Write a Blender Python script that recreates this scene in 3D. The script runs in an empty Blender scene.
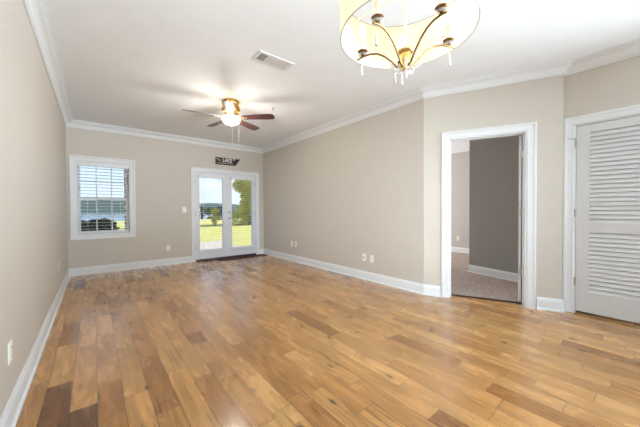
import bpy, bmesh, math, random
from mathutils import Vector, Matrix
random.seed(7)
S = bpy.context.scene
COL = S.collection
PI = math.pi
# ------------------------------------------------------------------ camera
cam_d = bpy.data.cameras.new('camera'); cam = bpy.data.objects.new('camera', cam_d); COL.objects.link(cam)
S.camera = cam
F_PX, YAW, PITCH, ROLL = 275.70, 0.6858, -0.0146, -0.0053
cam_d.sensor_width = 36; cam_d.lens = F_PX*36/640; cam_d.clip_start = .02; cam_d.clip_end = 2000
fw = Vector((math.sin(YAW)*math.cos(PITCH), math.cos(YAW)*math.cos(PITCH), math.sin(PITCH)))
rt = Vector((math.cos(YAW), -math.sin(YAW), 0)); up = rt.cross(fw)
r2 = rt*math.cos(ROLL)+up*math.sin(ROLL); u2 = -rt*math.sin(ROLL)+up*math.cos(ROLL)
cam.matrix_world = Matrix(((r2.x, u2.x, -fw.x, 0), (r2.y, u2.y, -fw.y, 0), (r2.z, u2.z, -fw.z, 1.156), (0, 0, 0, 1)))
# ------------------------------------------------------------------ world
W = bpy.data.worlds.new('sky'); S.world = W; W.use_nodes = True
nt = W.node_tree; nt.nodes.clear()
def N(t, ty, **kw):
    n = t.nodes.new(ty)
    for k, v in kw.items():
        if k in n.inputs.keys(): n.inputs[k].default_value = v
        else: setattr(n, k, v)
    return n
tc = N(nt, 'ShaderNodeTexCoord'); sx = N(nt, 'ShaderNodeSeparateXYZ'); nt.links.new(tc.outputs['Generated'], sx.inputs[0])
rmp = N(nt, 'ShaderNodeValToRGB'); nt.links.new(sx.outputs['Z'], rmp.inputs[0])
cr = rmp.color_ramp; cr.elements[0].position = 0; cr.elements[0].color = (.80, .88, .96, 1)
cr.elements[1].position = .5; cr.elements[1].color = (.20, .40, .80, 1)
e = cr.elements.new(.12); e.color = (.62, .78, .97, 1)
cn = N(nt, 'ShaderNodeTexNoise', Scale=2.2, Detail=5.0, Roughness=.6); mp = N(nt, 'ShaderNodeMapping'); mp.inputs['Scale'].default_value = (1, 1, 3)
nt.links.new(tc.outputs['Generated'], mp.inputs[0]); nt.links.new(mp.outputs[0], cn.inputs['Vector'])
cr2 = N(nt, 'ShaderNodeValToRGB'); nt.links.new(cn.outputs[0], cr2.inputs[0]); cr2.color_ramp.elements[0].position = .48; cr2.color_ramp.elements[1].position = .68
mx = N(nt, 'ShaderNodeMix', data_type='RGBA'); nt.links.new(cr2.outputs[0], mx.inputs[0]); nt.links.new(rmp.outputs[0], mx.inputs[6]); mx.inputs[7].default_value = (.95, .97, 1, 1)
bg = N(nt, 'ShaderNodeBackground', Strength=1.4); nt.links.new(mx.outputs[2], bg.inputs[0])
wo = N(nt, 'ShaderNodeOutputWorld'); nt.links.new(bg.outputs[0], wo.inputs[0])
# ------------------------------------------------------------------ sun, added fill lights, exposure
def light(name, kind, loc, energy, color=(1, 1, 1), size=None, size_y=None, direction=None, radius=None):
    d = bpy.data.lights.new(name, kind); d.energy = energy; d.color = color
    if kind == 'AREA':
        d.shape = 'RECTANGLE'; d.size = size; d.size_y = size_y
    if radius is not None: d.shadow_soft_size = radius
    o = bpy.data.objects.new(name, d); o.location = loc; COL.objects.link(o)
    if direction: o.rotation_euler = Vector(direction).to_track_quat('-Z', 'Y').to_euler()
    return o
sun = light('sun', 'SUN', (0, 0, 30), 5.0, (1, .95, .86), direction=(-.62, .28, -.75)); sun.data.angle = .01
for nm, loc, pw, w_, h_, dr, spr in (('fill_left', (-.33, -2.2, 1.2), 48, 2.2, 1.2, (.56, 1, -.05), 50), ('fill_rear', (2.65, -3.88, 1.5), 85, 2.1, 1.8, (-.55, 1, .45), 68), ('fill_side', (3.97, -2.0, 1.5), 110, 2.3, 1.8, (-1, 1.25, .62), 90),
                                     ('fill_side', (3.96, -2.0, 1.5), 56, 2.3, 1.8, (-1, .2, .6), 170)):
    lo_ = light(nm, 'AREA', loc, pw, (.78, .90, 1), w_, h_, dr); lo_.data.spread = math.radians(spr)  # added area fills behind the camera, aimed and narrowed to even the room
light('fill_bedroom', 'AREA', (6.2, 6.35, 1.5), 150, (.95, .97, 1), 1.4, 1.4, (0, -1, -.1))  # unseen fill added to brighten the bedroom
vs = S.view_settings; vs.view_transform = 'Standard'; vs.look = 'None'; vs.exposure = 0.0; vs.gamma = 1; vs.use_curve_mapping = False

# ------------------------------------------------------------------ materials
def srgb(r, g, b):
    f = lambda c: (c/255/12.92) if c/255 <= .04045 else ((c/255+.055)/1.055)**2.4
    return (f(r), f(g), f(b), 1)
def mat(name, col, rough=.5, metal=0, bump=None, emit=None, estr=0, coat=0, spec=.5):
    m = bpy.data.materials.new(name); m.use_nodes = True; t = m.node_tree
    b = t.nodes['Principled BSDF']; b.inputs['Base Color'].default_value = col
    b.inputs['Roughness'].default_value = rough; b.inputs['Metallic'].default_value = metal
    b.inputs['Specular IOR Level'].default_value = spec
    b.inputs['Coat Weight'].default_value = coat
    if emit: b.inputs['Emission Color'].default_value = emit; b.inputs['Emission Strength'].default_value = estr
    # slight procedural tone variation
    c = N(t, 'ShaderNodeTexCoord'); n = N(t, 'ShaderNodeTexNoise', Scale=6.0, Detail=3.0); t.links.new(c.outputs['Object'], n.inputs['Vector'])
    r = N(t, 'ShaderNodeMapRange'); r.inputs['To Min'].default_value = .97; r.inputs['To Max'].default_value = 1.03; t.links.new(n.outputs[0], r.inputs[0])
    h = N(t, 'ShaderNodeHueSaturation'); h.inputs['Color'].default_value = col; t.links.new(r.outputs[0], h.inputs['Value']); t.links.new(h.outputs[0], b.inputs['Base Color'])
    if bump:
        sc, st, dist = bump
        n2 = N(t, 'ShaderNodeTexNoise', Scale=sc, Detail=3.0); t.links.new(c.outputs['Object'], n2.inputs['Vector'])
        bp = N(t, 'ShaderNodeBump', Strength=st, Distance=dist); t.links.new(n2.outputs[0], bp.inputs['Height']); t.links.new(bp.outputs[0], b.inputs['Normal'])
    return m
M = {}
M['wall'] = mat('wall_paint', srgb(199, 191, 179), .5, bump=(42, .45, .008))
M['bedwall'] = mat('bedroom_paint', srgb(190, 184, 178), .6, bump=(55, .35, .006))
M['bedwall_shaded'] = mat('bedroom_paint_shaded', srgb(150, 147, 144), .6, bump=(55, .35, .006))  # bedroom grey, darkened so the colour carries the near wall's shade
M['ceiling'] = mat('ceiling_paint', srgb(236, 239, 241), .7, bump=(40, .2, .004))
M['trim'] = mat('white_trim', srgb(223, 225, 226), .35)
M['door'] = mat('white_door', srgb(220, 221, 224), .4)
M['louver'] = mat('louver_white', srgb(206, 206, 205), .5)
M['slat'] = mat('blind_white', srgb(232, 233, 235), .5)
M['plate'] = mat('plate_white', srgb(238, 235, 226), .35)
M['slot'] = mat('socket_slot', srgb(60, 58, 55), .5)
M['brass'] = mat('antique_brass', (.52, .33, .12, 1), .28, 1)
M['armbrass'] = mat('aged_brass', (.24, .145, .06, 1), .3, 1)
M['goldb'] = mat('polished_gold', (.78, .56, .24, 1), .22, 1)
M['nickel'] = mat('satin_nickel', (.48, .47, .45, 1), .35, 1)
M['bronze'] = mat('dark_bronze', srgb(48, 36, 28), .45, .3)
M['darkmetal'] = mat('dark_grille', srgb(60, 60, 58), .6)
M['whitestem'] = mat('white_enamel', srgb(238, 232, 220), .4)
M['blade'] = mat('cherry_blade', srgb(88, 54, 54), .22, coat=.5)
M['matdark'] = mat('door_mat', srgb(76, 44, 34), .9, bump=(200, .5, .004))
M['register'] = mat('register_brown', srgb(96, 62, 34), .5)
M['signdark'] = mat('sign_dark', srgb(44, 38, 34), .6)
M['signlight'] = mat('sign_light', srgb(235, 230, 220), .6)
M['carpet'] = mat('carpet', srgb(186, 164, 150), .95, bump=(180, .9, .01))
M['concrete'] = mat('concrete', srgb(214, 196, 178), .9, bump=(30, .3, .01))
M['bark'] = mat('bark', srgb(92, 74, 58), .9, bump=(20, .6, .02))
M['bulb'] = mat('bulb_glow', srgb(255, 250, 235), .3, emit=srgb(255, 240, 214), estr=2.2)
M['bowl'] = mat('lit_bowl', srgb(255, 250, 235), .3, emit=srgb(255, 236, 190), estr=4)
M['sleeve'] = mat('candle_sleeve', srgb(245, 232, 205), .5)
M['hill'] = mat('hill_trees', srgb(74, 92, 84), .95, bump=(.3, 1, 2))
M['ground'] = mat('soil', srgb(120, 104, 80), .95)
def water_mat():
    m = mat('lake_water', srgb(130, 160, 185), .12); t = m.node_tree; b = t.nodes['Principled BSDF']
    c = N(t, 'ShaderNodeTexCoord'); n = N(t, 'ShaderNodeTexNoise', Scale=.8, Detail=4.0); t.links.new(c.outputs['Object'], n.inputs['Vector'])
    bp = N(t, 'ShaderNodeBump', Strength=.25, Distance=.1); t.links.new(n.outputs[0], bp.inputs['Height']); t.links.new(bp.outputs[0], b.inputs['Normal'])
    return m
M['water'] = water_mat()
def noise_mat(name, cols, scale, rough=.9, bump=None, detail=6):
    m = mat(name, cols[0], rough); t = m.node_tree; b = t.nodes['Principled BSDF']
    c = N(t, 'ShaderNodeTexCoord'); n = N(t, 'ShaderNodeTexNoise', Scale=scale, Detail=float(detail), Roughness=.65); t.links.new(c.outputs['Object'], n.inputs['Vector'])
    r = N(t, 'ShaderNodeValToRGB'); t.links.new(n.outputs[0], r.inputs[0]); el = r.color_ramp.elements
    el[0].position = .3; el[0].color = cols[0]; el[1].position = .7; el[1].color = cols[-1]
    if len(cols) == 3: x = el.new(.5); x.color = cols[1]
    t.links.new(r.outputs[0], b.inputs['Base Color'])
    if bump:
        bp = N(t, 'ShaderNodeBump', Strength=bump, Distance=.02); t.links.new(n.outputs[0], bp.inputs['Height']); t.links.new(bp.outputs[0], b.inputs['Normal'])
    return m
M['lawn'] = noise_mat('lawn_grass', [srgb(192, 182, 80), srgb(212, 200, 100), srgb(222, 208, 126)], 1.3, bump=.5)
M['carpet'] = noise_mat('carpet_pile', [srgb(122, 106, 98), srgb(162, 144, 134), srgb(184, 166, 156)], 26, .97, bump=.8, detail=8)
def leaf_mat(name, c1, c2):
    m = noise_mat(name, [c1, c2], 1.4, .6); b = m.node_tree.nodes['Principled BSDF']
    return m
M['leaf_gold'] = leaf_mat('leaves_yellow_green', srgb(150, 156, 38), srgb(226, 212, 72))
M['leaf_dark'] = leaf_mat('leaves_dark_green', srgb(14, 20, 13), srgb(34, 44, 24))
M['leaf_mid'] = leaf_mat('leaves_mid_green', srgb(56, 84, 40), srgb(110, 126, 56))
def brick_mat():
    m = mat('pier_brick', srgb(150, 100, 78), .85); t = m.node_tree; b = t.nodes['Principled BSDF']
    c = N(t, 'ShaderNodeTexCoord'); mp = N(t, 'ShaderNodeMapping'); mp.inputs['Rotation'].default_value = (PI/2, 0, 0)
    t.links.new(c.outputs['Object'], mp.inputs[0])
    k = N(t, 'ShaderNodeTexBrick', Scale=1.0); k.inputs['Brick Width'].default_value = .2; k.inputs['Row Height'].default_value = .075; k.inputs['Mortar Size'].default_value = .006
    k.inputs['Color1'].default_value = srgb(128, 74, 56); k.inputs['Color2'].default_value = srgb(84, 52, 44); k.inputs['Mortar'].default_value = srgb(190, 170, 150)
    t.links.new(mp.outputs[0], k.inputs['Vector']); t.links.new(k.outputs[0], b.inputs['Base Color'])
    return m
M['brick'] = brick_mat()
def glass_mat():
    m = bpy.data.materials.new('window_glass'); m.use_nodes = True; t = m.node_tree; t.nodes.clear()
    tr = N(t, 'ShaderNodeBsdfTransparent'); tr.inputs[0].default_value = (.93, .96, .97, 1)
    g = N(t, 'ShaderNodeBsdfGlossy', Roughness=.02); f = N(t, 'ShaderNodeFresnel', IOR=1.35)
    x = N(t, 'ShaderNodeMixShader'); o = N(t, 'ShaderNodeOutputMaterial')
    t.links.new(f.outputs[0], x.inputs[0]); t.links.new(tr.outputs[0], x.inputs[1]); t.links.new(g.outputs[0], x.inputs[2]); t.links.new(x.outputs[0], o.inputs[0])
    return m
M['glass'] = glass_mat()
def crystal_mat():
    m = bpy.data.materials.new('crystal'); m.use_nodes = True; b = m.node_tree.nodes['Principled BSDF']
    b.inputs['Base Color'].default_value = (.97, .97, 1, 1); b.inputs['Roughness'].default_value = .05; b.inputs['Transmission Weight'].default_value = .75; b.inputs['IOR'].default_value = 1.5
    return m
M['crystal'] = crystal_mat()
def shade_mat():
    m = bpy.data.materials.new('shade_fabric'); m.use_nodes = True; t = m.node_tree; t.nodes.clear()
    c = N(t, 'ShaderNodeTexCoord'); w = N(t, 'ShaderNodeTexNoise', Scale=60.0, Detail=2.0); t.links.new(c.outputs['Object'], w.inputs['Vector'])
    r = N(t, 'ShaderNodeValToRGB'); r.color_ramp.elements[0].color = srgb(238, 227, 203); r.color_ramp.elements[1].color = srgb(244, 234, 212); t.links.new(w.outputs[0], r.inputs[0])
    d = N(t, 'ShaderNodeBsdfDiffuse'); tl = N(t, 'ShaderNodeBsdfTranslucent'); tl.inputs[0].default_value = srgb(255, 232, 184)
    t.links.new(r.outputs[0], d.inputs[0])
    x = N(t, 'ShaderNodeMixShader'); x.inputs[0].default_value = .35; o = N(t, 'ShaderNodeOutputMaterial')
    t.links.new(d.outputs[0], x.inputs[1]); t.links.new(tl.outputs[0], x.inputs[2]); t.links.new(x.outputs[0], o.inputs[0])
    return m
M['shade'] = shade_mat()
def floor_mat():
    m = bpy.data.materials.new('oak_planks'); m.use_nodes = True; t = m.node_tree; b = t.nodes['Principled BSDF']; L = t.links.new
    c = N(t, 'ShaderNodeTexCoord'); s = N(t, 'ShaderNodeSeparateXYZ'); L(c.outputs['Object'], s.inputs[0])
    def ma(op, a, bb=None, cc=None):
        n = N(t, 'ShaderNodeMath', operation=op)
        for i, v in enumerate((a, bb, cc)):
            if v is None: continue
            if isinstance(v, (int, float)): n.inputs[i].default_value = v
            else: L(v, n.inputs[i])
        return n.outputs[0]
    PW = .127
    col = ma('DIVIDE', s.outputs['X'], PW); ci = ma('FLOOR', col); fr = ma('FRACT', col)
    w1 = N(t, 'ShaderNodeTexWhiteNoise', noise_dimensions='1D'); L(ci, w1.inputs['W'])
    yy = ma('ADD', ma('MULTIPLY', s.outputs['Y'], 1.45), ma('MULTIPLY', w1.outputs[0], 91.7))
    yw = ma('ADD', yy, ma('MULTIPLY', ci, 13.37))
    v1 = N(t, 'ShaderNodeTexVoronoi', voronoi_dimensions='1D', feature='F1', Scale=1.0); L(yw, v1.inputs['W']); v1.inputs['Randomness'].default_value = .85
    v2 = N(t, 'ShaderNodeTexVoronoi', voronoi_dimensions='1D', feature='DISTANCE_TO_EDGE', Scale=1.0); L(yw, v2.inputs['W']); v2.inputs['Randomness'].default_value = .85
    sc = N(t, 'ShaderNodeSeparateColor'); L(v1.outputs['Color'], sc.inputs[0])
    rnd = sc.outputs[0]; rnd2 = sc.outputs[1]
    for (c0, ya, yb, v) in ((2, 1.78, 2.38, .05), (7, 1.32, 2.28, .1), (6, 1.23, 1.78, .97), (9, 1.5, 1.88, .95), (5, 1.54, 2.14, .2), (5, 2.76, 4.01, .08), (21, .97, 1.84, .98), (14, 1.67, 2.2, .9), (19, .78, 1.77, .15), (1, 3.56, 4.42, .2), (-2, 5.40, 6.11, 0), (1, 2.84, 3.31, .95), (16, .28, .69, .85), (17, .5, 1.0, .2), (34, .25, 1.1, .1)):
        msk = ma('MULTIPLY', ma('COMPARE', ci, float(c0), .1), ma('COMPARE', s.outputs['Y'], (ya+yb)/2, (yb-ya)/2))
        rnd = ma('ADD', ma('MULTIPLY', rnd, ma('SUBTRACT', 1.0, msk)), ma('MULTIPLY', msk, float(v)))
    ramp = N(t, 'ShaderNodeValToRGB'); L(rnd, ramp.inputs[0]); el = ramp.color_ramp.elements
    el[0].position = 0; el[0].color = srgb(104, 66, 36); el[1].position = 1; el[1].color = srgb(214, 166, 108)
    for p, q in ((.02, (154, 105, 60)), (.08, (176, 126, 76)), (.4, (196, 146, 91)), (.85, (207, 157, 102))):
        x = el.new(p); x.color = srgb(*q)
    # grain: stretched noise, shifted per plank
    cb = N(t, 'ShaderNodeCombineXYZ'); L(ma('MULTIPLY', s.outputs['X'], 45.0), cb.inputs[0]); L(ma('ADD', ma('MULTIPLY', s.outputs['Y'], 2.2), ma('MULTIPLY', rnd2, 60.0)), cb.inputs[1]); L(ma('MULTIPLY', rnd, 40.0), cb.inputs[2])
    g = N(t, 'ShaderNodeTexNoise', Scale=1.0, Detail=6.0, Roughness=.6); g.inputs['Distortion'].default_value = .8; L(cb.outputs[0], g.inputs['Vector'])
    cb2 = N(t, 'ShaderNodeCombineXYZ'); L(ma('MULTIPLY', s.outputs['X'], 7.0), cb2.inputs[0]); L(ma('ADD', ma('MULTIPLY', s.outputs['Y'], 1.6), ma('MULTIPLY', rnd2, 30.0)), cb2.inputs[1]); L(ma('MULTIPLY', rnd, 70.0), cb2.inputs[2])
    g2 = N(t, 'ShaderNodeTexNoise', Scale=1.0, Detail=4.0, Roughness=.55); g2.inputs['Distortion'].default_value = 1.2; L(cb2.outputs[0], g2.inputs['Vector'])
    r1 = N(t, 'ShaderNodeMapRange'); L(g.outputs[0], r1.inputs[0]); r1.inputs['From Min'].default_value = .3; r1.inputs['From Max'].default_value = .7; r1.inputs['To Min'].default_value = .72; r1.inputs['To Max'].default_value = 1.16
    r2_ = N(t, 'ShaderNodeMapRange'); L(g2.outputs[0], r2_.inputs[0]); r2_.inputs['From Min'].default_value = .3; r2_.inputs['From Max'].default_value = .7; r2_.inputs['To Min'].default_value = .76; r2_.inputs['To Max'].default_value = 1.16
    # mineral streaks and knots
    kn = N(t, 'ShaderNodeTexVoronoi', voronoi_dimensions='2D', feature='F1', Scale=1.0); cb3 = N(t, 'ShaderNodeCombineXYZ')
    L(ma('MULTIPLY', s.outputs['X'], 3.6), cb3.inputs[0]); L(ma('MULTIPLY', s.outputs['Y'], 2.0), cb3.inputs[1]); L(cb3.outputs[0], kn.inputs['Vector'])
    kd = ma('ADD', kn.outputs['Distance'], ma('MULTIPLY', ma('SUBTRACT', g.outputs[0], .5), .12))
    ks = N(t, 'ShaderNodeSeparateColor'); L(kn.outputs['Color'], ks.inputs[0]); kd = ma('ADD', kd, ma('MULTIPLY', ma('LESS_THAN', ks.outputs[0], .55), 1.0))
    kr = N(t, 'ShaderNodeMapRange'); L(kd, kr.inputs[0]); kr.inputs['From Min'].default_value = .01; kr.inputs['From Max'].default_value = .085; kr.inputs['To Min'].default_value = .22; kr.inputs['To Max'].default_value = 1.0
    # streak: thresholded stretched noise
    cb4 = N(t, 'ShaderNodeCombineXYZ'); L(ma('MULTIPLY', s.outputs['X'], 42.0), cb4.inputs[0]); L(ma('ADD', ma('MULTIPLY', s.outputs['Y'], 2.2), ma('MULTIPLY', rnd, 50.0)), cb4.inputs[1])
    g3 = N(t, 'ShaderNodeTexNoise', Scale=1.0, Detail=2.0); L(cb4.outputs[0], g3.inputs['Vector'])
    sr = N(t, 'ShaderNodeMapRange'); L(g3.outputs[0], sr.inputs[0]); sr.inputs['From Min'].default_value = .62; sr.inputs['From Max'].default_value = .70; sr.inputs['To Min'].default_value = 1.0; sr.inputs['To Max'].default_value = .52
    # seams
    ex = ma('MINIMUM', fr, ma('SUBTRACT', 1.0, fr)); ex = ma('MULTIPLY', ex, PW)
    ey = ma('DIVIDE', v2.outputs['Distance'], 1.45)
    ed = ma('MINIMUM', ex, ey)
    er = N(t, 'ShaderNodeMapRange'); L(ed, er.inputs[0]); er.inputs['From Min'].default_value = .0006; er.inputs['From Max'].default_value = .0036; er.inputs['To Min'].default_value = .36; er.inputs['To Max'].default_value = 1.0
    val = ma('MULTIPLY', ma('MULTIPLY', r1.outputs[0], r2_.outputs[0]), ma('MULTIPLY', kr.outputs[0], ma('MULTIPLY', sr.outputs[0], er.outputs[0])))
    h = N(t, 'ShaderNodeHueSaturation'); L(ramp.outputs[0], h.inputs['Color']); L(val, h.inputs['Value']); h.inputs['Saturation'].default_value = 1.04
    L(h.outputs[0], b.inputs['Base Color'])
    rr = N(t, 'ShaderNodeMapRange'); L(g2.outputs[0], rr.inputs[0]); rr.inputs['To Min'].default_value = .22; rr.inputs['To Max'].default_value = .32; L(rr.outputs[0], b.inputs['Roughness'])
    bp = N(t, 'ShaderNodeBump', Strength=.12, Distance=.002); L(ma('ADD', er.outputs[0], ma('MULTIPLY', g2.outputs[0], .8)), bp.inputs['Height']); L(bp.outputs[0], b.inputs['Normal'])
    b.inputs['Specular IOR Level'].default_value = .5; b.inputs['Coat Weight'].default_value = .45; b.inputs['Coat Roughness'].default_value = .13
    return m
M['floor'] = floor_mat()

# ------------------------------------------------------------------ mesh helpers
def add_box(bm, x0, x1, y0, y1, z0, z1, mtx=None):
    vs_ = [Vector((x, y, z)) for x in (x0, x1) for y in (y0, y1) for z in (z0, z1)]
    if mtx: vs_ = [mtx @ v for v in vs_]
    v = [bm.verts.new(q) for q in vs_]
    for f in ((0, 1, 3, 2), (4, 6, 7, 5), (0, 4, 5, 1), (2, 3, 7, 6), (0, 2, 6, 4), (1, 5, 7, 3)):
        bm.faces.new([v[i] for i in f])
def rot_box(bm, c, size, mtx):
    T = Matrix.Translation(c) @ mtx
    add_box(bm, -size[0]/2, size[0]/2, -size[1]/2, size[1]/2, -size[2]/2, size[2]/2, T)
def add_tube(bm, pts, rad, n=8, caps=True):
    pts = [Vector(p) for p in pts]; rings = []
    prev = None
    for i, p in enumerate(pts):
        d = (pts[min(i+1, len(pts)-1)]-pts[max(i-1, 0)]).normalized()
        a = prev if prev is not None else (Vector((0, 0, 1)) if abs(d.z) < .9 else Vector((1, 0, 0)))
        a = (a-d*a.dot(d)).normalized(); b_ = d.cross(a); prev = a
        r = rad[i] if isinstance(rad, (list, tuple)) else rad
        rings.append([bm.verts.new(p+(a*math.cos(2*PI*k/n)+b_*math.sin(2*PI*k/n))*r) for k in range(n)])
    for i in range(len(rings)-1):
        for k in range(n): bm.faces.new((rings[i][k], rings[i][(k+1) % n], rings[i+1][(k+1) % n], rings[i+1][k]))
    if caps: bm.faces.new(rings[0][::-1]); bm.faces.new(rings[-1])
def add_lathe(bm, prof, c=(0, 0, 0), n=24, axis='z'):
    c = Vector(c); rings = []
    for r, z in prof:
        if r < 1e-5:
            q = Vector((0, 0, z)) if axis == 'z' else Vector((0, z, 0))
            rings.append([bm.verts.new(c+q)])
        else:
            ring = []
            for k in range(n):
                a = 2*PI*k/n
                q = Vector((r*math.cos(a), r*math.sin(a), z)) if axis == 'z' else Vector((r*math.cos(a), z, r*math.sin(a)))
                ring.append(bm.verts.new(c+q))
            rings.append(ring)
    for A, B in zip(rings, rings[1:]):
        for k in range(n):
            k2 = (k+1) % n
            if len(A) == 1 and len(B) == 1: continue
            if len(A) == 1: bm.faces.new((A[0], B[k], B[k2]))
            elif len(B) == 1: bm.faces.new((A[k], A[k2], B[0]))
            else: bm.faces.new((A[k], A[k2], B[k2], B[k]))
def add_prism(bm, poly, z0, z1):
    a = [bm.verts.new((x, y, z0)) for x, y in poly]; b_ = [bm.verts.new((x, y, z1)) for x, y in poly]
    bm.faces.new(a); bm.faces.new(b_)
    for i in range(len(poly)):
        j = (i+1) % len(poly); bm.faces.new((a[i], a[j], b_[j], b_[i]))
def obj(name, bm, m, parent=None, smooth=False, bevel=0):
    bmesh.ops.recalc_face_normals(bm, faces=bm.faces)
    me = bpy.data.meshes.new(name); bm.to_mesh(me); bm.free(); me.materials.append(m)
    if smooth:
        for p in me.polygons: p.use_smooth = True
        me.set_sharp_from_angle(angle=math.radians(40))
    o = bpy.data.objects.new(name, me); COL.objects.link(o)
    if bevel:
        bv = o.modifiers.new('bevel', 'BEVEL'); bv.width = bevel; bv.segments = 2; bv.limit_method = 'ANGLE'
    if parent: o.parent = parent
    return o
def tag(o, label=None, cat=None, group=None, kind=None):
    if label: o['label'] = label
    if cat: o['category'] = cat
    if group: o['group'] = group
    if kind: o['kind'] = kind
    return o
def empty(name, loc=(0, 0, 0), rz=0, **kw):
    o = bpy.data.objects.new(name, None); o.location = loc; o.rotation_euler = (0, 0, rz); o.empty_display_size = .1
    COL.objects.link(o); tag(o, **kw); return o
def copy_tree(o, parent=None):
    c = o.copy(); COL.objects.link(c); c.parent = parent
    for ch in [q for q in bpy.data.objects if q.parent == o]:
        copy_tree(ch, c)
    return c
def box_obj(name, b, m, parent=None, bevel=0):
    bm = bmesh.new(); add_box(bm, *b); return obj(name, bm, m, parent, bevel=bevel)

# ------------------------------------------------------------------ room layout (local x along wall, local y into the wall)
H = 2.74
XL, XR, YB, YF = -.371, 3.429, 6.53, -4.0
Cc = Vector((XR, 1.986)); Dd = Vector((4.015, .665)); X3 = 4.09
U2 = (Dd-Cc).normalized(); L2 = (Dd-Cc).length; N2 = Vector((-U2.y, U2.x))
ANG2 = math.atan2(U2.y, U2.x)
FR = {'left': ((XL, 0), PI/2), 'back': ((0, YB), 0), 'right': ((XR, 0), -PI/2), 'angled': (tuple(Cc), ANG2), 'closet': ((X3, 0), -PI/2)}
# left: local x = world y ; right/closet: local x = -world y
def wall(name, o2, rz, x0, x1, thick, holes=(), m='wall', z1=H, kind='structure'):
    bm = bmesh.new()
    xs = sorted({x0, x1} | {v for h in holes for v in h[:2]}); zs = sorted({0, z1} | {v for h in holes for v in h[2:]})
    for a, b_ in zip(xs, xs[1:]):
        for c, d in zip(zs, zs[1:]):
            if any(h[0] <= a and b_ <= h[1] and h[2] <= c and d <= h[3] for h in holes): continue
            add_box(bm, a, b_, 0, thick, c, d)
    bmesh.ops.remove_doubles(bm, verts=bm.verts, dist=1e-5)
    # drop internal faces shared by two cells
    seen = {}
    for f in list(bm.faces):
        k = tuple(sorted(v.index for v in f.verts)); seen.setdefault(k, []).append(f)
    o = obj(name, bm, M[m]); o.location = (*o2, 0); o.rotation_euler = (0, 0, rz); tag(o, kind=kind); return o
WIN = (-.245, .542, .72, 2.055)
FD = (1.735, 3.222, 0, 2.035)
BD = (.305, 1.125, 0, 2.055)
CD = (-.578, .19, 0, 2.065)      # local x = -world y
wall('wall_left', *FR['left'], YF-.15, YB, .15, [(-3.3, -1.1, .6, 2.4)])
wall('wall_back', *FR['back'], XL-.15, 7.6, .15, [WIN, FD, (5.4, 7.0, .8, 2.2)])
wall('wall_right', *FR['right'], -YB, -1.986, .12)
wall('wall_angled', *FR['angled'], 0, L2, .12, [BD])
wall('wall_jog', (Dd.x, Dd.y), 0, 0, X3-Dd.x, .12)
wall('wall_closet', *FR['closet'], -.665-.12, 4.15, .12, [CD, (.85, 3.15, .6, 2.4)])
wall('wall_front', (0, YF), PI, -X3-.12, .371, .15, [(-3.7, -1.6, .6, 2.4)])
# bedroom beyond the angled wall
Kc = Vector((5.282, 2.162)); Ke = Vector((5.09, 1.352)); Ku = (Ke-Kc).normalized()
wall('wall_bedroom_far', (7.41, 0), -PI/2, -YB, 0, .12, m='bedwall')
wall('wall_bedroom_near', tuple(Kc), math.atan2(Ku.y, Ku.x), 0, 1.75, .12, m='bedwall_shaded')
wall('wall_bedroom_return', (5.30, 2.162), 0, 0, 2.11, .12, m='bedwall').location.y = 2.042
wall('wall_bedroom_side', (4.21, .35), PI, -.75, 0, .1, m='bedwall')
bm = bmesh.new(); add_box(bm, XL-.15, 7.6, YF-.15, YB+.15, -.15, 0); tag(obj('floor', bm, M['floor']), kind='structure')
bm = bmesh.new(); add_box(bm, XL-.15, 7.6, YF-.15, YB+.15, H, H+.15); tag(obj('ceiling', bm, M['ceiling']), kind='structure')
# bedroom carpet
k0 = .128
cp = [Cc+N2*k0+U2*(-.02), Cc+N2*k0+U2*(L2+.02)]
carp = [(3.551, YB), (3.551, cp[0].y+.02), tuple(cp[0]), tuple(cp[1]), (4.212, .5), (7.41, .5), (7.41, YB)]
bm = bmesh.new(); add_prism(bm, carp, .0005, .012); tag(obj('floor_bedroom', bm, M['carpet']), kind='structure')
# ------------------------------------------------------------------ skirting and crown sweeps
def sweep(path, prof, names, m, kind='structure'):
    P = [Vector(p) for p in path]; n = len(P)
    seg = [(P[i+1]-P[i]).normalized() for i in range(n-1)]
    nr = [Vector((d.y, -d.x)) for d in seg]
    mit = []
    for i in range(n):
        if i == 0: mit.append(nr[0])
        elif i == n-1: mit.append(nr[-1])
        else: mit.append((nr[i-1]+nr[i])/(1+nr[i-1].dot(nr[i])))
    for i in range(n-1):
        bm = bmesh.new()
        A = [bm.verts.new((*(P[i]+mit[i]*o), z)) for o, z in prof]; B = [bm.verts.new((*(P[i+1]+mit[i+1]*o), z)) for o, z in prof]
        k = len(prof)
        for j in range(k): bm.faces.new((A[j], A[(j+1) % k], B[(j+1) % k], B[j]))
        bm.faces.new(A[::-1]); bm.faces.new(B)
        tag(obj(names[i], bm, m), kind=kind)
BP = [(0, 0), (.028, 0), (.028, .012), (.022, .02), (.016, .022), (.016, .108), (.012, .118), (.011, .127), (.006, .139), (0, .139)]
P2 = lambda t: tuple(Cc+U2*t)
sweep([(XL, YF), (XL, YB), (1.665, YB)], BP, ['baseboard_left', 'baseboard_back'], M['trim'])
sweep([(3.30, YB), (XR, YB), (XR, 1.986), P2(.21)], BP, ['baseboard_back', 'baseboard_right', 'baseboard_angled'], M['trim'])
sweep([P2(1.22), tuple(Dd), (X3-.001, .665)], BP, ['baseboard_angled', 'baseboard_jog'], M['trim'])
sweep([(X3, -.28), (X3, YF), (XL, YF)], BP, ['baseboard_closet', 'baseboard_front'], M['trim'])
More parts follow.
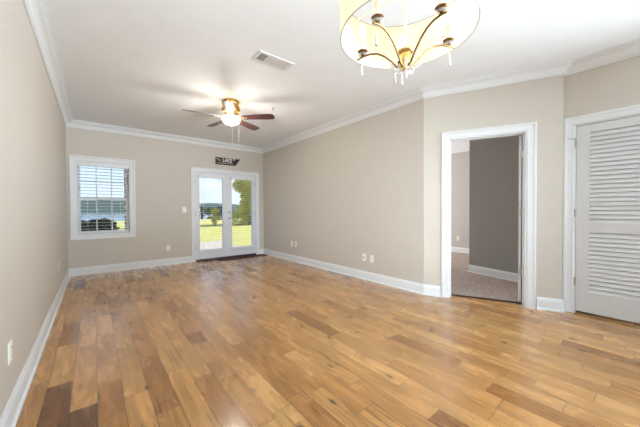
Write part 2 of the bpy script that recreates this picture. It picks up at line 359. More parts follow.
CPf = [(0, 2.74), (0, 2.626), (.013, 2.626), (.013, 2.638), (.019, 2.641), (.019, 2.648), (.026, 2.654), (.030, 2.668), (.040, 2.684), (.056, 2.697), (.074, 2.704), (.080, 2.706), (.080, 2.716), (.090, 2.719), (.094, 2.726), (.104, 2.727), (.104, 2.74)]
sweep([(XL, YF), (XL, YB), (XR, YB), (XR, 1.986), tuple(Dd), (X3, .665), (X3, YF)], CPf, ['trim_%d' % i for i in range(1, 7)], M['trim'])
sweep([(7.41, YB), (7.41, 2.162)], CPf, ['trim_7'], M['trim'])
sweep([(7.41, YB), (7.41, 2.162)], BP, ['baseboard_bedroom'], M['trim'])
sweep([(6.2, 2.162), tuple(Kc), tuple(Kc+Ku*1.7)], BP, ['baseboard_bedroom', 'baseboard_bedroom'], M['trim'])
# ------------------------------------------------------------------ door and window trim
def casing(parent, x0, x1, z1, z0=None, w=.088, name='casing', th=.02):
    prof = [(0, 0), (0, -.010), (.012, -.013), (.02, -.010), (.055, -.013), (.068, -th), (w-.004, -th), (w, -th+.004), (w, 0)]
    if z0 is None: path = [(x0, 0), (x0, z1), (x1, z1), (x1, 0)]; dirs = [(-1, 0), (-1, 1), (1, 1), (1, 0)]
    else: path = [(x0, z0), (x0, z1), (x1, z1), (x1, z0), (x0, z0)]; dirs = [(-1, -1), (-1, 1), (1, 1), (1, -1), (-1, -1)]
    bm = bmesh.new(); rings = []
    for (px, pz), (dx, dz) in zip(path, dirs): rings.append([bm.verts.new((px+dx*o, y, pz+dz*o)) for o, y in prof])
    k = len(prof)
    for A, B in zip(rings, rings[1:]):
        for j in range(k): bm.faces.new((A[j], A[(j+1) % k], B[(j+1) % k], B[j]))
    if z0 is None: bm.faces.new(rings[0]); bm.faces.new(rings[-1])
    bmesh.ops.remove_doubles(bm, verts=bm.verts, dist=1e-5)
    return obj(name, bm, M['trim'], parent)
def jamb(parent, x0, x1, z1, depth, z0=None, t=.012, y0=0):
    bm = bmesh.new(); zb = 0 if z0 is None else z0
    add_box(bm, x0, x0+t, y0, depth, zb, z1); add_box(bm, x1-t, x1, y0, depth, zb, z1); add_box(bm, x0+t, x1-t, y0, depth, z1-t, z1)
    if z0 is not None: add_box(bm, x0+t, x1-t, y0, depth, z0, z0+t)
    return obj('jamb', bm, M['trim'], parent)
def rect_frame(bm, x0, x1, y0, y1, z0, z1, l, r, b_, t_):
    add_box(bm, x0, x0+l, y0, y1, z0, z1); add_box(bm, x1-r, x1, y0, y1, z0, z1)
    if b_: add_box(bm, x0+l, x1-r, y0, y1, z0, z0+b_)
    if t_: add_box(bm, x0+l, x1-r, y0, y1, z1-t_, z1)
def blind(name, frame, x0, x1, ztop, zbot, yc, pitch, depth, label, tilt=0.0, valance=.06, railh=.03, flat=False, cordx=None, rail_in=0):
    (ox, oy), rz = FR[frame]
    t = empty(name, (ox, oy, 0), rz, label=label, cat='blind')
    bm = bmesh.new(); z = ztop-valance-pitch*.6
    while z > zbot+railh+.01:
        T = Matrix.Translation((0, yc, z)) @ Matrix.Rotation(tilt, 4, 'X')
        add_box(bm, x0+.004, x1-.004, -depth/2, depth/2, -.0016, .0016, T); z -= pitch
    obj('slats', bm, M['slat'], t)
    box_obj('head_rail', (x0, x1, yc-depth/2-.006, yc+depth/2, ztop-valance, ztop), M['slat'], t, .003)
    box_obj('bottom_rail', (x0+.002, x1-.002, yc-depth/2, yc+depth/2, zbot, zbot+railh), M['slat'], t, .003)
    bm = bmesh.new()
    for f in (.18, .82):
        for s in (-1, 1):
            add_box(bm, x0+(x1-x0)*f-.001, x0+(x1-x0)*f+.001, yc+s*depth/2-.001, yc+s*depth/2+.001, zbot+railh, ztop-valance)
    obj('ladder_cord', bm, M['slat'], t)
    return t
# double hung window ---------------------------------------------------------
w1 = empty('window_1', (0, YB, 0), 0, kind='structure')
casing(w1, WIN[0], WIN[1], WIN[3], WIN[2]); jamb(w1, WIN[0], WIN[1], WIN[3], .15, WIN[2], .012)
def sash(parent, x0, x1, z0, z1, y0, top, bot):
    bm = bmesh.new(); rect_frame(bm, x0, x1, y0, y0+.035, z0, z1, .042, .042, bot, top); s = obj('sash', bm, M['trim'], parent)
    gx0, gx1, gz0, gz1 = x0+.042, x1-.042, z0+bot, z1-top
    box_obj('glass_pane', (gx0, gx1, y0+.015, y0+.019, gz0, gz1), M['glass'], s)
    bm = bmesh.new()
    for k in (1, 2):
        xx = gx0+(gx1-gx0)*k/3; add_box(bm, xx-.009, xx+.009, y0+.006, y0+.028, gz0, gz1)
    zz = (gz0+gz1)/2; add_box(bm, gx0, gx1, y0+.008, y0+.026, zz-.009, zz+.009)
    obj('muntins', bm, M['trim'], s)
sash(w1, WIN[0]+.012, WIN[1]-.012, 1.36, WIN[3]-.012, .11, .045, .035)
sash(w1, WIN[0]+.012, WIN[1]-.012, WIN[2]+.012, 1.40, .073, .04, .05)
blind('window_blind', 'back', WIN[0]+.014, WIN[1]-.014, WIN[3]-.014, WIN[2]+.02, .036, .0585, .055, 'white horizontal blind hanging in the single window left of the french doors', tilt=-.085, valance=.075)
# windows added out of view (behind the camera, in the bedroom) to house the fill lights
def plain_window(name, o2, rz, x0, x1, z0, z1, th=.15):
    w = empty(name, (*o2, 0), rz, kind='structure'); casing(w, x0, x1, z1, z0); jamb(w, x0, x1, z1, th, z0)
    bm = bmesh.new(); rect_frame(bm, x0+.012, x1-.012, .07, .11, z0+.012, z1-.012, .05, .05, .05, .05); add_box(bm, x0+.06, x1-.06, .075, .105, (z0+z1)/2-.02, (z0+z1)/2+.02)
    s = obj('sash', bm, M['trim'], w); box_obj('glass_pane', (x0+.05, x1-.05, .088, .092, z0+.05, z1-.05), M['glass'], s)
plain_window('added_window_2', (0, YF), PI, -3.7, -1.6, .6, 2.4); plain_window('added_window_3', (X3, 0), -PI/2, .85, 3.15, .6, 2.4, .12)
plain_window('added_window_5', (XL, 0), PI/2, -3.3, -1.1, .6, 2.4)
plain_window('added_window_4', (0, YB), 0, 5.4, 7.0, .8, 2.2)
# french doors ----------------------------------------------------------------
d1 = empty('door_1', (0, YB, 0), 0, kind='structure')
casing(d1, FD[0], FD[1], FD[3], w=.078); jamb(d1, FD[0], FD[1], FD[3], .15)
bm = bmesh.new(); add_box(bm, FD[0]+.012, FD[1]-.012, -.012, .15, 0, .030); obj('threshold', bm, M['bronze'], d1)
def french_leaf(x0, x1, gx0, gx1, hinge_left):
    z0, z1, gz0, gz1 = .045, FD[3]-.015, .235, 1.90
    bm = bmesh.new(); y0, y1 = .012, .056
    add_box(bm, x0, gx0, y0, y1, z0, z1); add_box(bm, gx1, x1, y0, y1, z0, z1); add_box(bm, gx0, gx1, y0, y1, z0, gz0); add_box(bm, gx0, gx1, y0, y1, gz1, z1)
    lf = obj('door_leaf', bm, M['door'], d1)
    bm = bmesh.new()
    for a in (0,):
        rect_frame(bm, gx0-.022, gx1+.022, y0-.008, y0, gz0-.022, gz1+.022, .026, .026, .026, .026)
    obj('glazing_bead', bm, M['door'], lf)
    box_obj('glass_pane', (gx0, gx1, .032, .036, gz0, gz1), M['glass'], lf)
    hx = x0-.004 if hinge_left else x1+.004
    for z in (.30, 1.06, 1.80):
        bm = bmesh.new(); add_lathe(bm, [(0, z-.048), (.008, z-.045), (.008, z+.045), (0, z+.048)], (hx, .004, 0), 10); obj('hinge', bm, M['nickel'], lf, smooth=True)
    return lf
XM = 2.468
lfL = french_leaf(FD[0]+.015, XM-.0015, 1.835, 2.362, True)
lfR = french_leaf(XM+.0015, FD[1]-.015, 2.580, 3.112, False)
bm = bmesh.new(); add_box(bm, XM-.02, XM+.004, .002, .012, .05, FD[3]-.02); obj('astragal', bm, M['door'], lfL)
bm = bmesh.new(); add_lathe(bm, [(0, 0), (.028, 0), (.028, -.008), (.010, -.012), (.010, -.035), (.022, -.042), (.028, -.055), (.022, -.068), (0, -.072)], (2.518, .012, .955), 18, 'y'); obj('door_knob', bm, M['nickel'], lfR, smooth=True)
bm = bmesh.new(); add_lathe(bm, [(0, 0), (.030, 0), (.028, -.012), (.014, -.014), (0, -.014)], (2.518, .012, 1.10), 18, 'y'); add_box(bm, 2.514, 2.522, -.018, 0, 1.086, 1.114); obj('deadbolt', bm, M['nickel'], lfR, smooth=True)
blind('window_blind', 'back', 1.808, 2.388, 1.945, .215, -.028, .048, .046, 'white slatted blind on the left french door leaf', tilt=.0, valance=.045, railh=.045)
blind('window_blind', 'back', 2.553, 3.140, 1.945, .215, -.028, .048, .046, 'white slatted blind on the right french door leaf beside the knob', tilt=.0, valance=.045, railh=.045)
# bedroom doorway --------------------------------------------------------------
d2 = empty('door_2', (*Cc, 0), ANG2, kind='structure')
casing(d2, BD[0], BD[1], BD[3]); jamb(d2, BD[0], BD[1], BD[3], .12, t=.015)
bm = bmesh.new(); add_box(bm, BD[0]+.015, BD[0]+.027, .045, .08, 0, BD[3]-.015); add_box(bm, BD[1]-.027, BD[1]-.015, .045, .08, 0, BD[3]-.015); add_box(bm, BD[0]+.027, BD[1]-.027, .045, .08, BD[3]-.027, BD[3]-.015); obj('door_stop', bm, M['trim'], d2)
bm = bmesh.new(); add_box(bm, BD[0]+.015, BD[1]-.015, .115, .14, 0, .016); obj('threshold', bm, M['bronze'], d2)
# the open leaf: hinged on the right jamb, swung past square into the bedroom
hinge_w = Cc+U2*(BD[1]-.012)+N2*.125
la = math.radians(5)
lm = Matrix.Translation((hinge_w.x, hinge_w.y, 0)) @ Matrix.Rotation(la, 4, 'Z')
lmi = (Matrix.Translation((*Cc, 0)) @ Matrix.Rotation(ANG2, 4, 'Z')).inverted() @ lm
bm = bmesh.new(); add_box(bm, .004, .79, .020, .047, .018, 2.03, lmi)
for zz0, zz1 in ((.22, .95), (1.08, 1.86)):
    for a0, a1 in ((.11, .36), (.43, .68)):
        add_box(bm, a0, a1, .015, .020, zz0, zz1, lmi)
leaf = obj('door_leaf', bm, M['door'], d2)
for z in (.39, 1.10, 1.81):
    bm = bmesh.new(); add_lathe(bm, [(0, z-.05), (.008, z-.046), (.008, z+.046), (0, z+.05)], (0, 0, 0), 10)
    add_box(bm, .001, .003, .006, .036, z-.04, z+.04); add_box(bm, -.02, 0, -.004, 0, z-.045, z+.045)
    bmesh.ops.transform(bm, matrix=lmi, verts=bm.verts); obj('hinge', bm, M['nickel'], leaf, smooth=True)
# louvered closet door ------------------------------------------------------------
d3 = empty('door_3', (X3, 0, 0), -PI/2, kind='structure')
casing(d3, CD[0], CD[1], CD[3]); jamb(d3, CD[0], CD[1], CD[3], .12, t=.012)
x0, x1, zt = CD[0]+.015, CD[1]-.015, CD[3]-.018
bm = bmesh.new(); y0, y1 = .004, .038; st = .105
add_box(bm, x0, x0+st, y0, y1, .03, zt); add_box(bm, x1-st, x1, y0, y1, .03, zt)
for a, b_ in ((.03, .25), (.895, 1.0), (1.962, zt)): add_box(bm, x0+st, x1-st, y0, y1, a, b_)
lf3 = obj('door_leaf', bm, M['louver'], d3)
for a, b_ in ((.25, .895), (1.0, 1.962)):
    bm = bmesh.new(); n = round((b_-a)/.0465); p = (b_-a)/n
    for k in range(n):
        T = Matrix.Translation((0, (y0+y1)/2, a+p*(k+.5))) @ Matrix.Rotation(math.radians(67), 4, 'X')
        add_box(bm, x0+st, x1-st, -.029, .029, -.0045, .0045, T)
    obj('louver_panel', bm, M['louver'], lf3)
for z in (.353, 1.102, 1.864):
    bm = bmesh.new(); add_lathe(bm, [(0, z-.045), (.007, z-.042), (.007, z+.042), (0, z+.045)], (CD[0]+.010, -.006, 0), 10); add_box(bm, CD[0]+.002, CD[0]+.018, -.003, .003, z-.04, z+.04)
    if z > 1.8:
        add_tube(bm, [(CD[0]+.010, -.006, z+.045), (CD[0]+.010, -.012, z+.055), (CD[0]-.03, -.035, z+.055)], .004); add_lathe(bm, [(0, -.05), (.009, -.048), (.009, -.035), (0, -.033)], (CD[0]-.032, 0, z+.055), 10, 'y')
    obj('hinge', bm, M['nickel'], lf3, smooth=True)
# closet interior behind the louvers
wall('wall_closet_inner', (4.75, 0), -PI/2, -.35, 1.0, .1, m='bedwall')

# ------------------------------------------------------------------ plates
def outlet(frame, x, z, label, group=None, w=.072, h=.116, kind='outlet', name='wall_outlet', cat='outlet'):
    (ox, oy), rz = FR[frame] if isinstance(frame, str) else frame
    p = Matrix.Rotation(rz, 4, 'Z') @ Vector((x, 0, 0))
    t = empty(name, (ox+p.x, oy+p.y, z), rz, label=label, cat=cat, group=group)
    box_obj('plate', (-w/2, w/2, -.007, 0, -h/2, h/2), M['plate'], t, .003)
    if kind == 'outlet':
        for s in (-1, 1):
            bm = bmesh.new(); add_box(bm, -.016, .016, -.010, -.007, s*.025-.014, s*.025+.014); so = obj('socket', bm, M['plate'], t, bevel=.002)
            bm = bmesh.new(); add_box(bm, -.008, -.006, -.0108, -.010, s*.025-.005, s*.025+.005); add_box(bm, .006, .008, -.0108, -.010, s*.025-.005, s*.025+.005); obj('slots', bm, M['slot'], so)
    elif kind == 'switch':
        for sx_ in ((-.023, .023) if w > .1 else (0,)):
            bm = bmesh.new(); add_box(bm, sx_-.016, sx_+.016, -.012, -.007, -.033, .033); obj('rocker', bm, M['plate'], t, bevel=.002)
    elif kind == 'jack':
        bm = bmesh.new(); add_box(bm, -.011, .011, -.010, -.007, -.011, .011); obj('jack', bm, M['slot'], t)
    return t
outlet('back', 1.193, .36, 'white outlet low on the back wall left of the french doors')
outlet('back', 1.519, 1.165, 'white light switch plate beside the left french door casing', kind='switch', name='light_switch', cat='light switch', w=.085, h=.12)
outlet('right', -5.20, .392, 'far left of the pair of white plates on the far end of the right wall', w=.072)
outlet('right', -5.045, .392, 'right plate of the far pair on the right wall near the corner', kind='jack', name='cable_plate', cat='wall plate')
outlet('right', -3.045, .365, 'left plate of the nearer pair low on the long right wall', kind='jack', name='cable_plate', cat='wall plate')
outlet('right', -2.885, .357, 'right hand outlet of the nearer pair low on the long right wall')
outlet('left', 2.235, .385, 'white outlet low on the textured left wall nearest the camera')
outlet('left', 4.95, .43, 'small outlet low on the left wall near the far corner')
outlet(((7.41, 0), -PI/2), -3.31, .375, 'white outlet on the far bedroom wall seen through the doorway')
# ------------------------------------------------------------------ door mat
bm = bmesh.new(); add_box(bm, -.60, .60, -.11, .11, 0, .012); o = obj('door_mat', bm, M['matdark'], bevel=.004); o.location = (2.78, 6.34, .0006)
tag(o, 'thin dark brown mat on the floor at the french doors', 'mat')
# ------------------------------------------------------------------ ceiling vent
t = empty('ceiling_vent', (1.5, 2.6, H), 0, label='white rectangular air vent with one dark section in the ceiling', cat='vent')
bm = bmesh.new()
X0, X1, Y0, Y1 = -.205, .205, -.095, .095
rect_frame(bm, X0, X1, Y0, Y1, -.008, 0, .03, .03, 0, 0)
add_box(bm, X0+.03, X1-.03, Y0, Y0+.03, -.008, 0); add_box(bm, X0+.03, X1-.03, Y1-.03, Y1, -.008, 0)
obj('frame', bm, M['trim'], t)
bm = bmesh.new(); add_box(bm, X0+.03, X1-.03, Y0+.03, Y1-.03, -.0015, -.0005); obj('backing', bm, M['darkmetal'], t)
def fins(a, b_, axis, tilt, nm='fins'):
    bm = bmesh.new()
    if axis == 'x':
        k = a+.006
        while k < b_:
            rot_box(bm, Vector((k, 0, -.006)), (.003, .124, .012), Matrix.Rotation(tilt, 4, 'Y')); k += .0105
    else:
        k = Y0+.036
        while k < Y1-.03:
            rot_box(bm, Vector(((a+b_)/2, k, -.006)), (b_-a-.004, .003, .012), Matrix.Rotation(tilt, 4, 'X')); k += .0105
    obj(nm, bm, M['louver'], t)
fins(-.175, -.095, 'x', .35); fins(-.084, .080, 'x', -1.25); fins(.088, .175, 'x', -1.35)
for q in (-.095, .078): box_obj('divider', (q, q+.008, -.065, .065, -.009, -.001), M['trim'], t)
# sprinkler
t = empty('fire_sprinkler', (2.164, 3.781, H), 0, label='small fire sprinkler head on the ceiling right of the fan', cat='sprinkler')
bm = bmesh.new(); add_lathe(bm, [(0, 0), (.032, 0), (.03, -.006), (.016, -.009), (0, -.009)], n=20); obj('escutcheon', bm, M['trim'], t, smooth=True)
bm = bmesh.new(); add_lathe(bm, [(0, -.009), (.009, -.009), (.009, -.022), (.004, -.026), (.004, -.04), (.014, -.042), (.014, -.045), (0, -.045)], n=14); obj('nozzle', bm, M['nickel'], t, smooth=True)
# ------------------------------------------------------------------ lake sign
t = empty('wall_sign', (2.2, YB, 2.228), 0, label='dark arrow shaped wooden sign reading LAKE above the french doors', cat='sign')
poly = [(0, 0), (.40, 0), (.475, .0), (.60, .170), (.475, .165), (.44, .10), (.41, .165), (0, .165)]
bm = bmesh.new()
a = [bm.verts.new((x, -.016, z)) for x, z in poly]; b_ = [bm.verts.new((x, -.002, z)) for x, z in poly]
bm.faces.new(a); bm.faces.new(b_)
for i in range(len(poly)): j = (i+1) % len(poly); bm.faces.new((a[i], a[j], b_[j], b_[i]))
obj('board', bm, M['signdark'], t)
fc = bpy.data.curves.new('lettering', 'FONT'); fc.body = 'LAKE'; fc.size = .125; fc.extrude = .002; fc.offset = .003; fc.align_x = 'CENTER'
fo = bpy.data.objects.new('tmp', fc); COL.objects.link(fo); bpy.context.view_layer.update()
me = bpy.data.meshes.new_from_object(fo.evaluated_get(bpy.context.evaluated_depsgraph_get())); COL.objects.unlink(fo); bpy.data.objects.remove(fo)
me.materials.clear(); me.materials.append(M['signlight'])
lo = bpy.data.objects.new('lettering', me); COL.objects.link(lo); lo.parent = t; lo.location = (.275, -.019, .068); lo.rotation_euler = (PI/2, 0, 0); lo.scale = (.80, 1, 1)
bm = bmesh.new(); add_tube(bm, [(.02, -.017, .12), (.05, -.017, .132), (.08, -.017, .105), (.11, -.017, .09)], .006, 6)
add_tube(bm, [(.03+i*.012, -.017, .036+.010*math.sin(i*1.9)) for i in range(34)], .0035, 6); obj('flourish', bm, M['signlight'], t)

# ------------------------------------------------------------------ ceiling fan
FX, FY, FZ = 1.565, 3.95, 2.50
fan = empty('ceiling_fan', (FX, FY, H), 0, label='low brass ceiling fan with five cherry blades and lit glass bowl', cat='ceiling fan')
bm = bmesh.new(); add_lathe(bm, [(0, 0), (.115, 0), (.118, -.012), (.108, -.022), (.10, -.03), (.095, -.06), (.105, -.085), (.125, -.10), (.13, -.13), (.115, -.16), (.08, -.175), (0, -.175)], n=32)
obj('motor_housing', bm, M['brass'], fan, smooth=True)
bm = bmesh.new()
for k in range(16):
    a = 2*PI*k/16; add_tube(bm, [(.108*math.cos(a), .108*math.sin(a), -.028), (.098*math.cos(a), .098*math.sin(a), -.055), (.128*math.cos(a), .128*math.sin(a), -.10)], .006, 6)
obj('housing_ribs', bm, M['goldb'], fan, smooth=True)
bm = bmesh.new(); add_lathe(bm, [(0, -.172), (.062, -.175), (.065, -.205), (.095, -.22), (.13, -.235), (.135, -.245), (.0, -.246)], n=32); obj('light_fitter', bm, M['goldb'], fan, smooth=True)
bm = bmesh.new()
R_ = .135; add_lathe(bm, [(R_, -.243), (R_*.99, -.262), (R_*.9, -.292), (R_*.7, -.318), (R_*.4, -.335), (R_*.12, -.342), (0, -.343)], n=32); obj('light_bowl', bm, M['bowl'], fan, smooth=True)
bm = bmesh.new(); add_lathe(bm, [(0, -.34), (.012, -.343), (.01, -.352), (.004, -.362), (0, -.364)], n=12); obj('finial', bm, M['goldb'], fan, smooth=True)
TH0 = math.radians(28)
def fan_blade(k):
    a = TH0+k*2*PI/5; Rm = Matrix.Rotation(a, 4, 'Z') @ Matrix.Translation((0, 0, FZ-H)) @ Matrix.Rotation(math.radians(-12), 4, 'X')
    bm = bmesh.new(); out = []
    xs = [.17, .20, .30, .45, .56, .61, .635, .64]; ws = [.045, .052, .060, .068, .071, .066, .050, .030]
    pts = [(x, w) for x, w in zip(xs, ws)]+[(x, -w) for x, w in reversed(list(zip(xs, ws)))]
    add_prism(bm, pts, -.003, .003); bmesh.ops.transform(bm, matrix=Rm, verts=bm.verts)
    b_ = obj('blade', bm, M['blade'], fan)
    bm = bmesh.new()
    add_prism(bm, [(.07, .018), (.12, .012), (.17, .03), (.235, .032), (.25, .0), (.235, -.032), (.17, -.03), (.12, -.012), (.07, -.018)], -.008, -.0032)
    for q in ((.19, .018), (.19, -.018), (.23, 0)): add_lathe(bm, [(0, -.012), (.006, -.010), (.006, -.008)], (q[0], q[1], 0), 8)
    bmesh.ops.transform(bm, matrix=Rm, verts=bm.verts); obj('blade_iron', bm, M['goldb'], b_)
for k in range(5): fan_blade(k)
for (cx_, cy_, ln) in ((-.04, -.137, .40), (.06, -.13, .45)):
    bm = bmesh.new(); add_tube(bm, [(cx_*.8, cy_*.8, -.236), (cx_, cy_, -.238), (cx_, cy_, -.25), (cx_, cy_, -.24-ln)], .0013, 6); add_lathe(bm, [(0, -.24-ln), (.006, -.25-ln), (.007, -.27-ln), (0, -.28-ln)], (cx_, cy_, 0), 8)
    obj('pull_chain', bm, M['whitestem'], fan)
light('fan_light', 'POINT', (FX, FY, H-.47), 26, (1, .95, .90), radius=.16)
for k in range(5):
    a = TH0+(k+.5)*2*PI/5
    light('fan_up_light', 'POINT', (FX+.16*math.cos(a), FY+.16*math.sin(a), H-.20), .6, (1, .76, .48), radius=.05)

# ------------------------------------------------------------------ chandelier
CX, CY = 1.044, .691
ch = empty('drum_chandelier', (CX, CY, H), 0, label='gold chandelier with cream drum shade, candle bulbs and crystal drops', cat='chandelier')
Z = lambda z: z-H
bm = bmesh.new(); add_lathe(bm, [(0, 0), (.065, 0), (.065, -.01), (.05, -.025), (.015, -.032), (0, -.032)], n=28); obj('canopy', bm, M['goldb'], ch, smooth=True)
bm = bmesh.new(); add_tube(bm, [(0, 0, -.03), (0, 0, Z(1.83))], .0065, 10); obj('stem', bm, M['whitestem'], ch, smooth=True)
bm = bmesh.new(); add_lathe(bm, [(0, Z(1.838)), (.030, Z(1.838)), (.033, Z(1.832)), (.030, Z(1.826)), (.022, Z(1.822)), (.024, Z(1.80)), (.021, Z(1.77)), (.016, Z(1.757)), (0, Z(1.755))], n=24); obj('hub', bm, M['goldb'], ch, smooth=True)
bm = bmesh.new(); add_lathe(bm, [(0, Z(1.757)), (.006, Z(1.752)), (.009, Z(1.742)), (.005, Z(1.732)), (0, Z(1.722))], n=8); obj('finial_crystal', bm, M['crystal'], ch)
# shade
bm = bmesh.new(); RS = .277; z0, z1 = Z(1.90), Z(2.12); n = 96
add_lathe(bm, [(RS, z0), (RS, z1)], n=n); sh = obj('drum_shade', bm, M['shade'], ch, smooth=True)
bm = bmesh.new()
for zz in (z0, z1): add_tube(bm, [(RS*math.cos(2*PI*k/72), RS*math.sin(2*PI*k/72), zz) for k in range(73)], .0022, 6, False)
obj('rim_wire', bm, M['nickel'], sh, smooth=True)
bm = bmesh.new()
for k in range(3):
    a = math.radians(89.5+120*k); add_tube(bm, [(0, 0, z1-.03), (RS*math.cos(a), RS*math.sin(a), z1-.004)], .0045, 8)
add_lathe(bm, [(.012, z1-.036), (.02, z1-.036), (.02, z1-.024), (.012, z1-.024)], n=16); obj('spider_frame', bm, M['whitestem'], sh, smooth=True)
def drop(bm, c, s=1.0, L=.05):
    add_tube(bm, [c, (c[0], c[1], c[2]-.012*s)], .0008, 6)
    add_lathe(bm, [(0, -.010*s), (.0035*s, -.016*s), (.004*s, -.025*s), (.0062*s, -(L-.012)*s), (.005*s, -(L-.004)*s), (0, -L*s)], c, 8)
for k in range(5):
    a = math.radians(38+72*k); ca, sa = math.cos(a), math.sin(a)
    P = lambda r, z: (r*ca, r*sa, Z(z))
    prof = [(.016, 1.765), (.035, 1.775), (.060, 1.806), (.090, 1.838), (.125, 1.860), (.160, 1.868), (.195, 1.866), (.222, 1.858)]
    bm = bmesh.new(); pts = []
    for i in range(len(prof)-1):
        for s_ in (0, .5): pts.append(P(prof[i][0]*(1-s_)+prof[i+1][0]*s_, prof[i][1]*(1-s_)+prof[i+1][1]*s_))
    pts.append(P(*prof[-1])); add_tube(bm, pts, .0042, 8)
    arm = obj('arm', bm, M['armbrass'], ch, smooth=True)
    bm = bmesh.new(); c = (.195*ca, .195*sa, Z(1.868)); add_lathe(bm, [(0, 0), (.008, .002), (.006, .008), (.016, .013), (.0235, .022), (.0225, .023), (.012, .018), (.011, .03), (0, .03)], c, 20); obj('candle_cup', bm, M['armbrass'], arm, smooth=True)
    bm = bmesh.new(); add_lathe(bm, [(0, .016), (.0095, .016), (.0095, .085), (0, .087)], c, 14); obj('candle_sleeve', bm, M['sleeve'], arm, smooth=True)
    bm = bmesh.new(); add_lathe(bm, [(0, .086), (.007, .088), (.014, .102), (.0155, .112), (.012, .128), (.005, .146), (0, .155)], c, 14); obj('bulb', bm, M['bulb'], arm, smooth=True)
    bm = bmesh.new(); add_lathe(bm, [(.010, .003), (.018, .004), (.023, .007), (.0235, .008), (.018, .006), (.010, .005)], c, 20); obj('glass_dish', bm, M['crystal'], arm, smooth=True)
    bm = bmesh.new(); drop(bm, (.200*ca, .200*sa, Z(1.850)), 1.1, .066); obj('crystal_drop', bm, M['crystal'], arm)
    light('candle_light', 'POINT', (CX+.195*ca, CY+.195*sa, 1.868+.17), .26, (1, .83, .62), radius=.015)
for k in range(5):
    a = math.radians(74+72*k); bm = bmesh.new()
    add_tube(bm, [(.018*math.cos(a), .018*math.sin(a), Z(1.775)), (.035*math.cos(a), .035*math.sin(a), Z(1.752)), (.055*math.cos(a), .055*math.sin(a), Z(1.760)), (.066*math.cos(a), .066*math.sin(a), Z(1.775)), (.058*math.cos(a), .058*math.sin(a), Z(1.783))], [.004, .005, .006, .005, .003], 8)
    sc_ = obj('crystal_scroll', bm, M['crystal'], ch, smooth=True)
    if k in (1, 2):
        bm = bmesh.new(); drop(bm, (.045*math.cos(a), .045*math.sin(a), Z(1.752)), 1.0, .055); obj('crystal_drop', bm, M['crystal'], sc_)

# ------------------------------------------------------------------ outdoors
def slab(name, x0, x1, y0, y1, z, m, **kw):
    bm = bmesh.new(); add_box(bm, x0, x1, y0, y1, z-.2, z); o = obj(name, bm, M[m]); tag(o, **kw); return o
slab('ground_lawn', -60, 120, YB+.15, 44, -.18, 'lawn', kind='structure')
slab('ground_patio', -1.5, 3.9, YB+.15, 11.4, -.10, 'concrete', kind='structure')
slab('ground_path', -1, 60, 24.6, 25.4, -.165, 'ground', kind='structure')
slab('ground_path', -60, 120, 34, 36.5, -.165, 'concrete', kind='structure')
slab('ground_lake', -500, 700, 44, 420, -.9, 'water', kind='structure')
bm = bmesh.new(); g = []
nx = 90
for i in range(nx+1):
    x = -420+i*12; hgt = 4.0+3*(.5+.5*math.sin(i*.23))+1.2*math.sin(i*.71+1)+random.uniform(-.6, .6)
    g.append([bm.verts.new((x, 330, -1)), bm.verts.new((x, 345, hgt*.55)), bm.verts.new((x, 375, hgt+5)), bm.verts.new((x, 440, -1))])
for A, B in zip(g, g[1:]):
    for j in range(3): bm.faces.new((A[j], B[j], B[j+1], A[j+1]))
tag(obj('hills', bm, M['hill'], smooth=True), kind='structure')
def crown_mesh(clusters, nleaf, size):
    bm = bmesh.new()
    for (c, r) in clusters:
        for _ in range(nleaf):
            d = Vector((random.gauss(0, 1), random.gauss(0, 1), random.gauss(0, 1))).normalized()*(r*random.uniform(.55, 1.05))
            p = Vector(c)+d; a = Vector((random.gauss(0, 1), random.gauss(0, 1), random.gauss(0, 1))).normalized(); b_ = a.orthogonal().normalized()
            s = size*random.uniform(.6, 1.3); q = a.cross(b_)
            v = [bm.verts.new(p+b_*s), bm.verts.new(p+q*s*.6), bm.verts.new(p-b_*s), bm.verts.new(p-q*s*.6)]; bm.faces.new(v)
    return bm
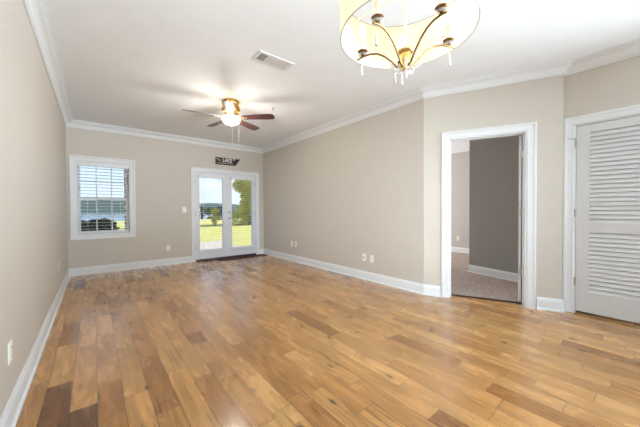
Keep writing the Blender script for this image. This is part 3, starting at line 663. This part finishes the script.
def tree(loc, h, r, m, label, nclu=14, nleaf=260, leaf=.16, group=None, trunk=True, name='tree', cat='tree', base=.35):
    t = empty(name, loc, random.uniform(0, 6), label=label, cat=cat, group=group)
    cl = []
    for k in range(nclu):
        a = random.uniform(0, 2*PI); zz = random.uniform(base, 1)*h; rr = r*math.sqrt(max(.05, 1-((zz/h-(base+.25))/(1.0-base))**2))*random.uniform(.1, .75)
        cl.append(((rr*math.cos(a), rr*math.sin(a), zz-r*.12), r*random.uniform(.28, .42)))
    obj('foliage', crown_mesh(cl, nleaf, leaf), M[m], t)
    if trunk:
        bm = bmesh.new(); add_tube(bm, [(0, 0, 0), (.05, .02, h*.3), (-.05, .05, h*.6), (0, 0, h*.85)], [h*.022+.05, h*.018+.03, h*.012, .03], 10)
        for k in range(5):
            a = k*1.3; z = h*(.35+.08*k); add_tube(bm, [(0, .03, z), (r*.5*math.cos(a), r*.5*math.sin(a), z+h*.14)], [h*.01, .02], 6)
        obj('trunk', bm, M['bark'], t, smooth=True)
    return t
tree((10.75, 23.0, -.18), 5.6, 2.0, 'leaf_gold', 'tall yellow green tree filling the right french door glass', 24, 520, .11, base=.13)
tree((8.0, 24.0, -.18), 1.4, .6, 'leaf_gold', 'small golden tree seen low in the left french door', 10, 200, .07, base=.15)
t = empty('hedge', (0, 12.0, -.18), 0, label='low dark leafy hedge seen through the lower window panes', cat='hedge')
cl = []
for i in range(190):
    x = random.uniform(-1.3, 1.0); top = 1.02+.05*math.sin(x*9)-(.42 if x > .52 else 0); cl.append(((x, random.uniform(-.35, .35), random.uniform(.12, top-.1)), .14))
obj('foliage', crown_mesh(cl, 110, .06), M['leaf_dark'], t)
bm = bmesh.new()
for i in range(10): add_tube(bm, [(-1.2+i*.23, 0, 0), (-1.15+i*.23, .05, .4), (-1.2+i*.23, -.05, .6)], [.015, .01, .006], 6)
obj('stems', bm, M['bark'], t)
BS = ['dark bush on the lake shore at the left edge of the left door glass', 'green bush on the lake shore in the middle of the left door glass', 'dark bush on the lake shore by the right edge of the left door glass', 'green bush on the lake shore under the tall yellow tree', 'dark bush on the lake shore right of the tall yellow tree']
for i, (x, y, h) in enumerate([(11.6, 41, 2.0), (13.2, 42, 1.7), (14.7, 41.5, 1.8), (16.8, 41, 1.3), (18.6, 42, 1.5)]):
    tree((x, y, -.18), h, .95, 'leaf_dark' if i % 2 == 0 else 'leaf_mid', BS[i], 9, 220, .10, name='shrub', cat='shrub', base=.1)
# brick pier outside
bm = bmesh.new(); add_box(bm, -.2, .2, -.2, .2, -.18, 3.0); o = obj('brick_pier', bm, M['brick']); o.location = (.765, 8.0, 0)
tag(o, 'brown brick pier outside the right edge of the single window', 'pier')
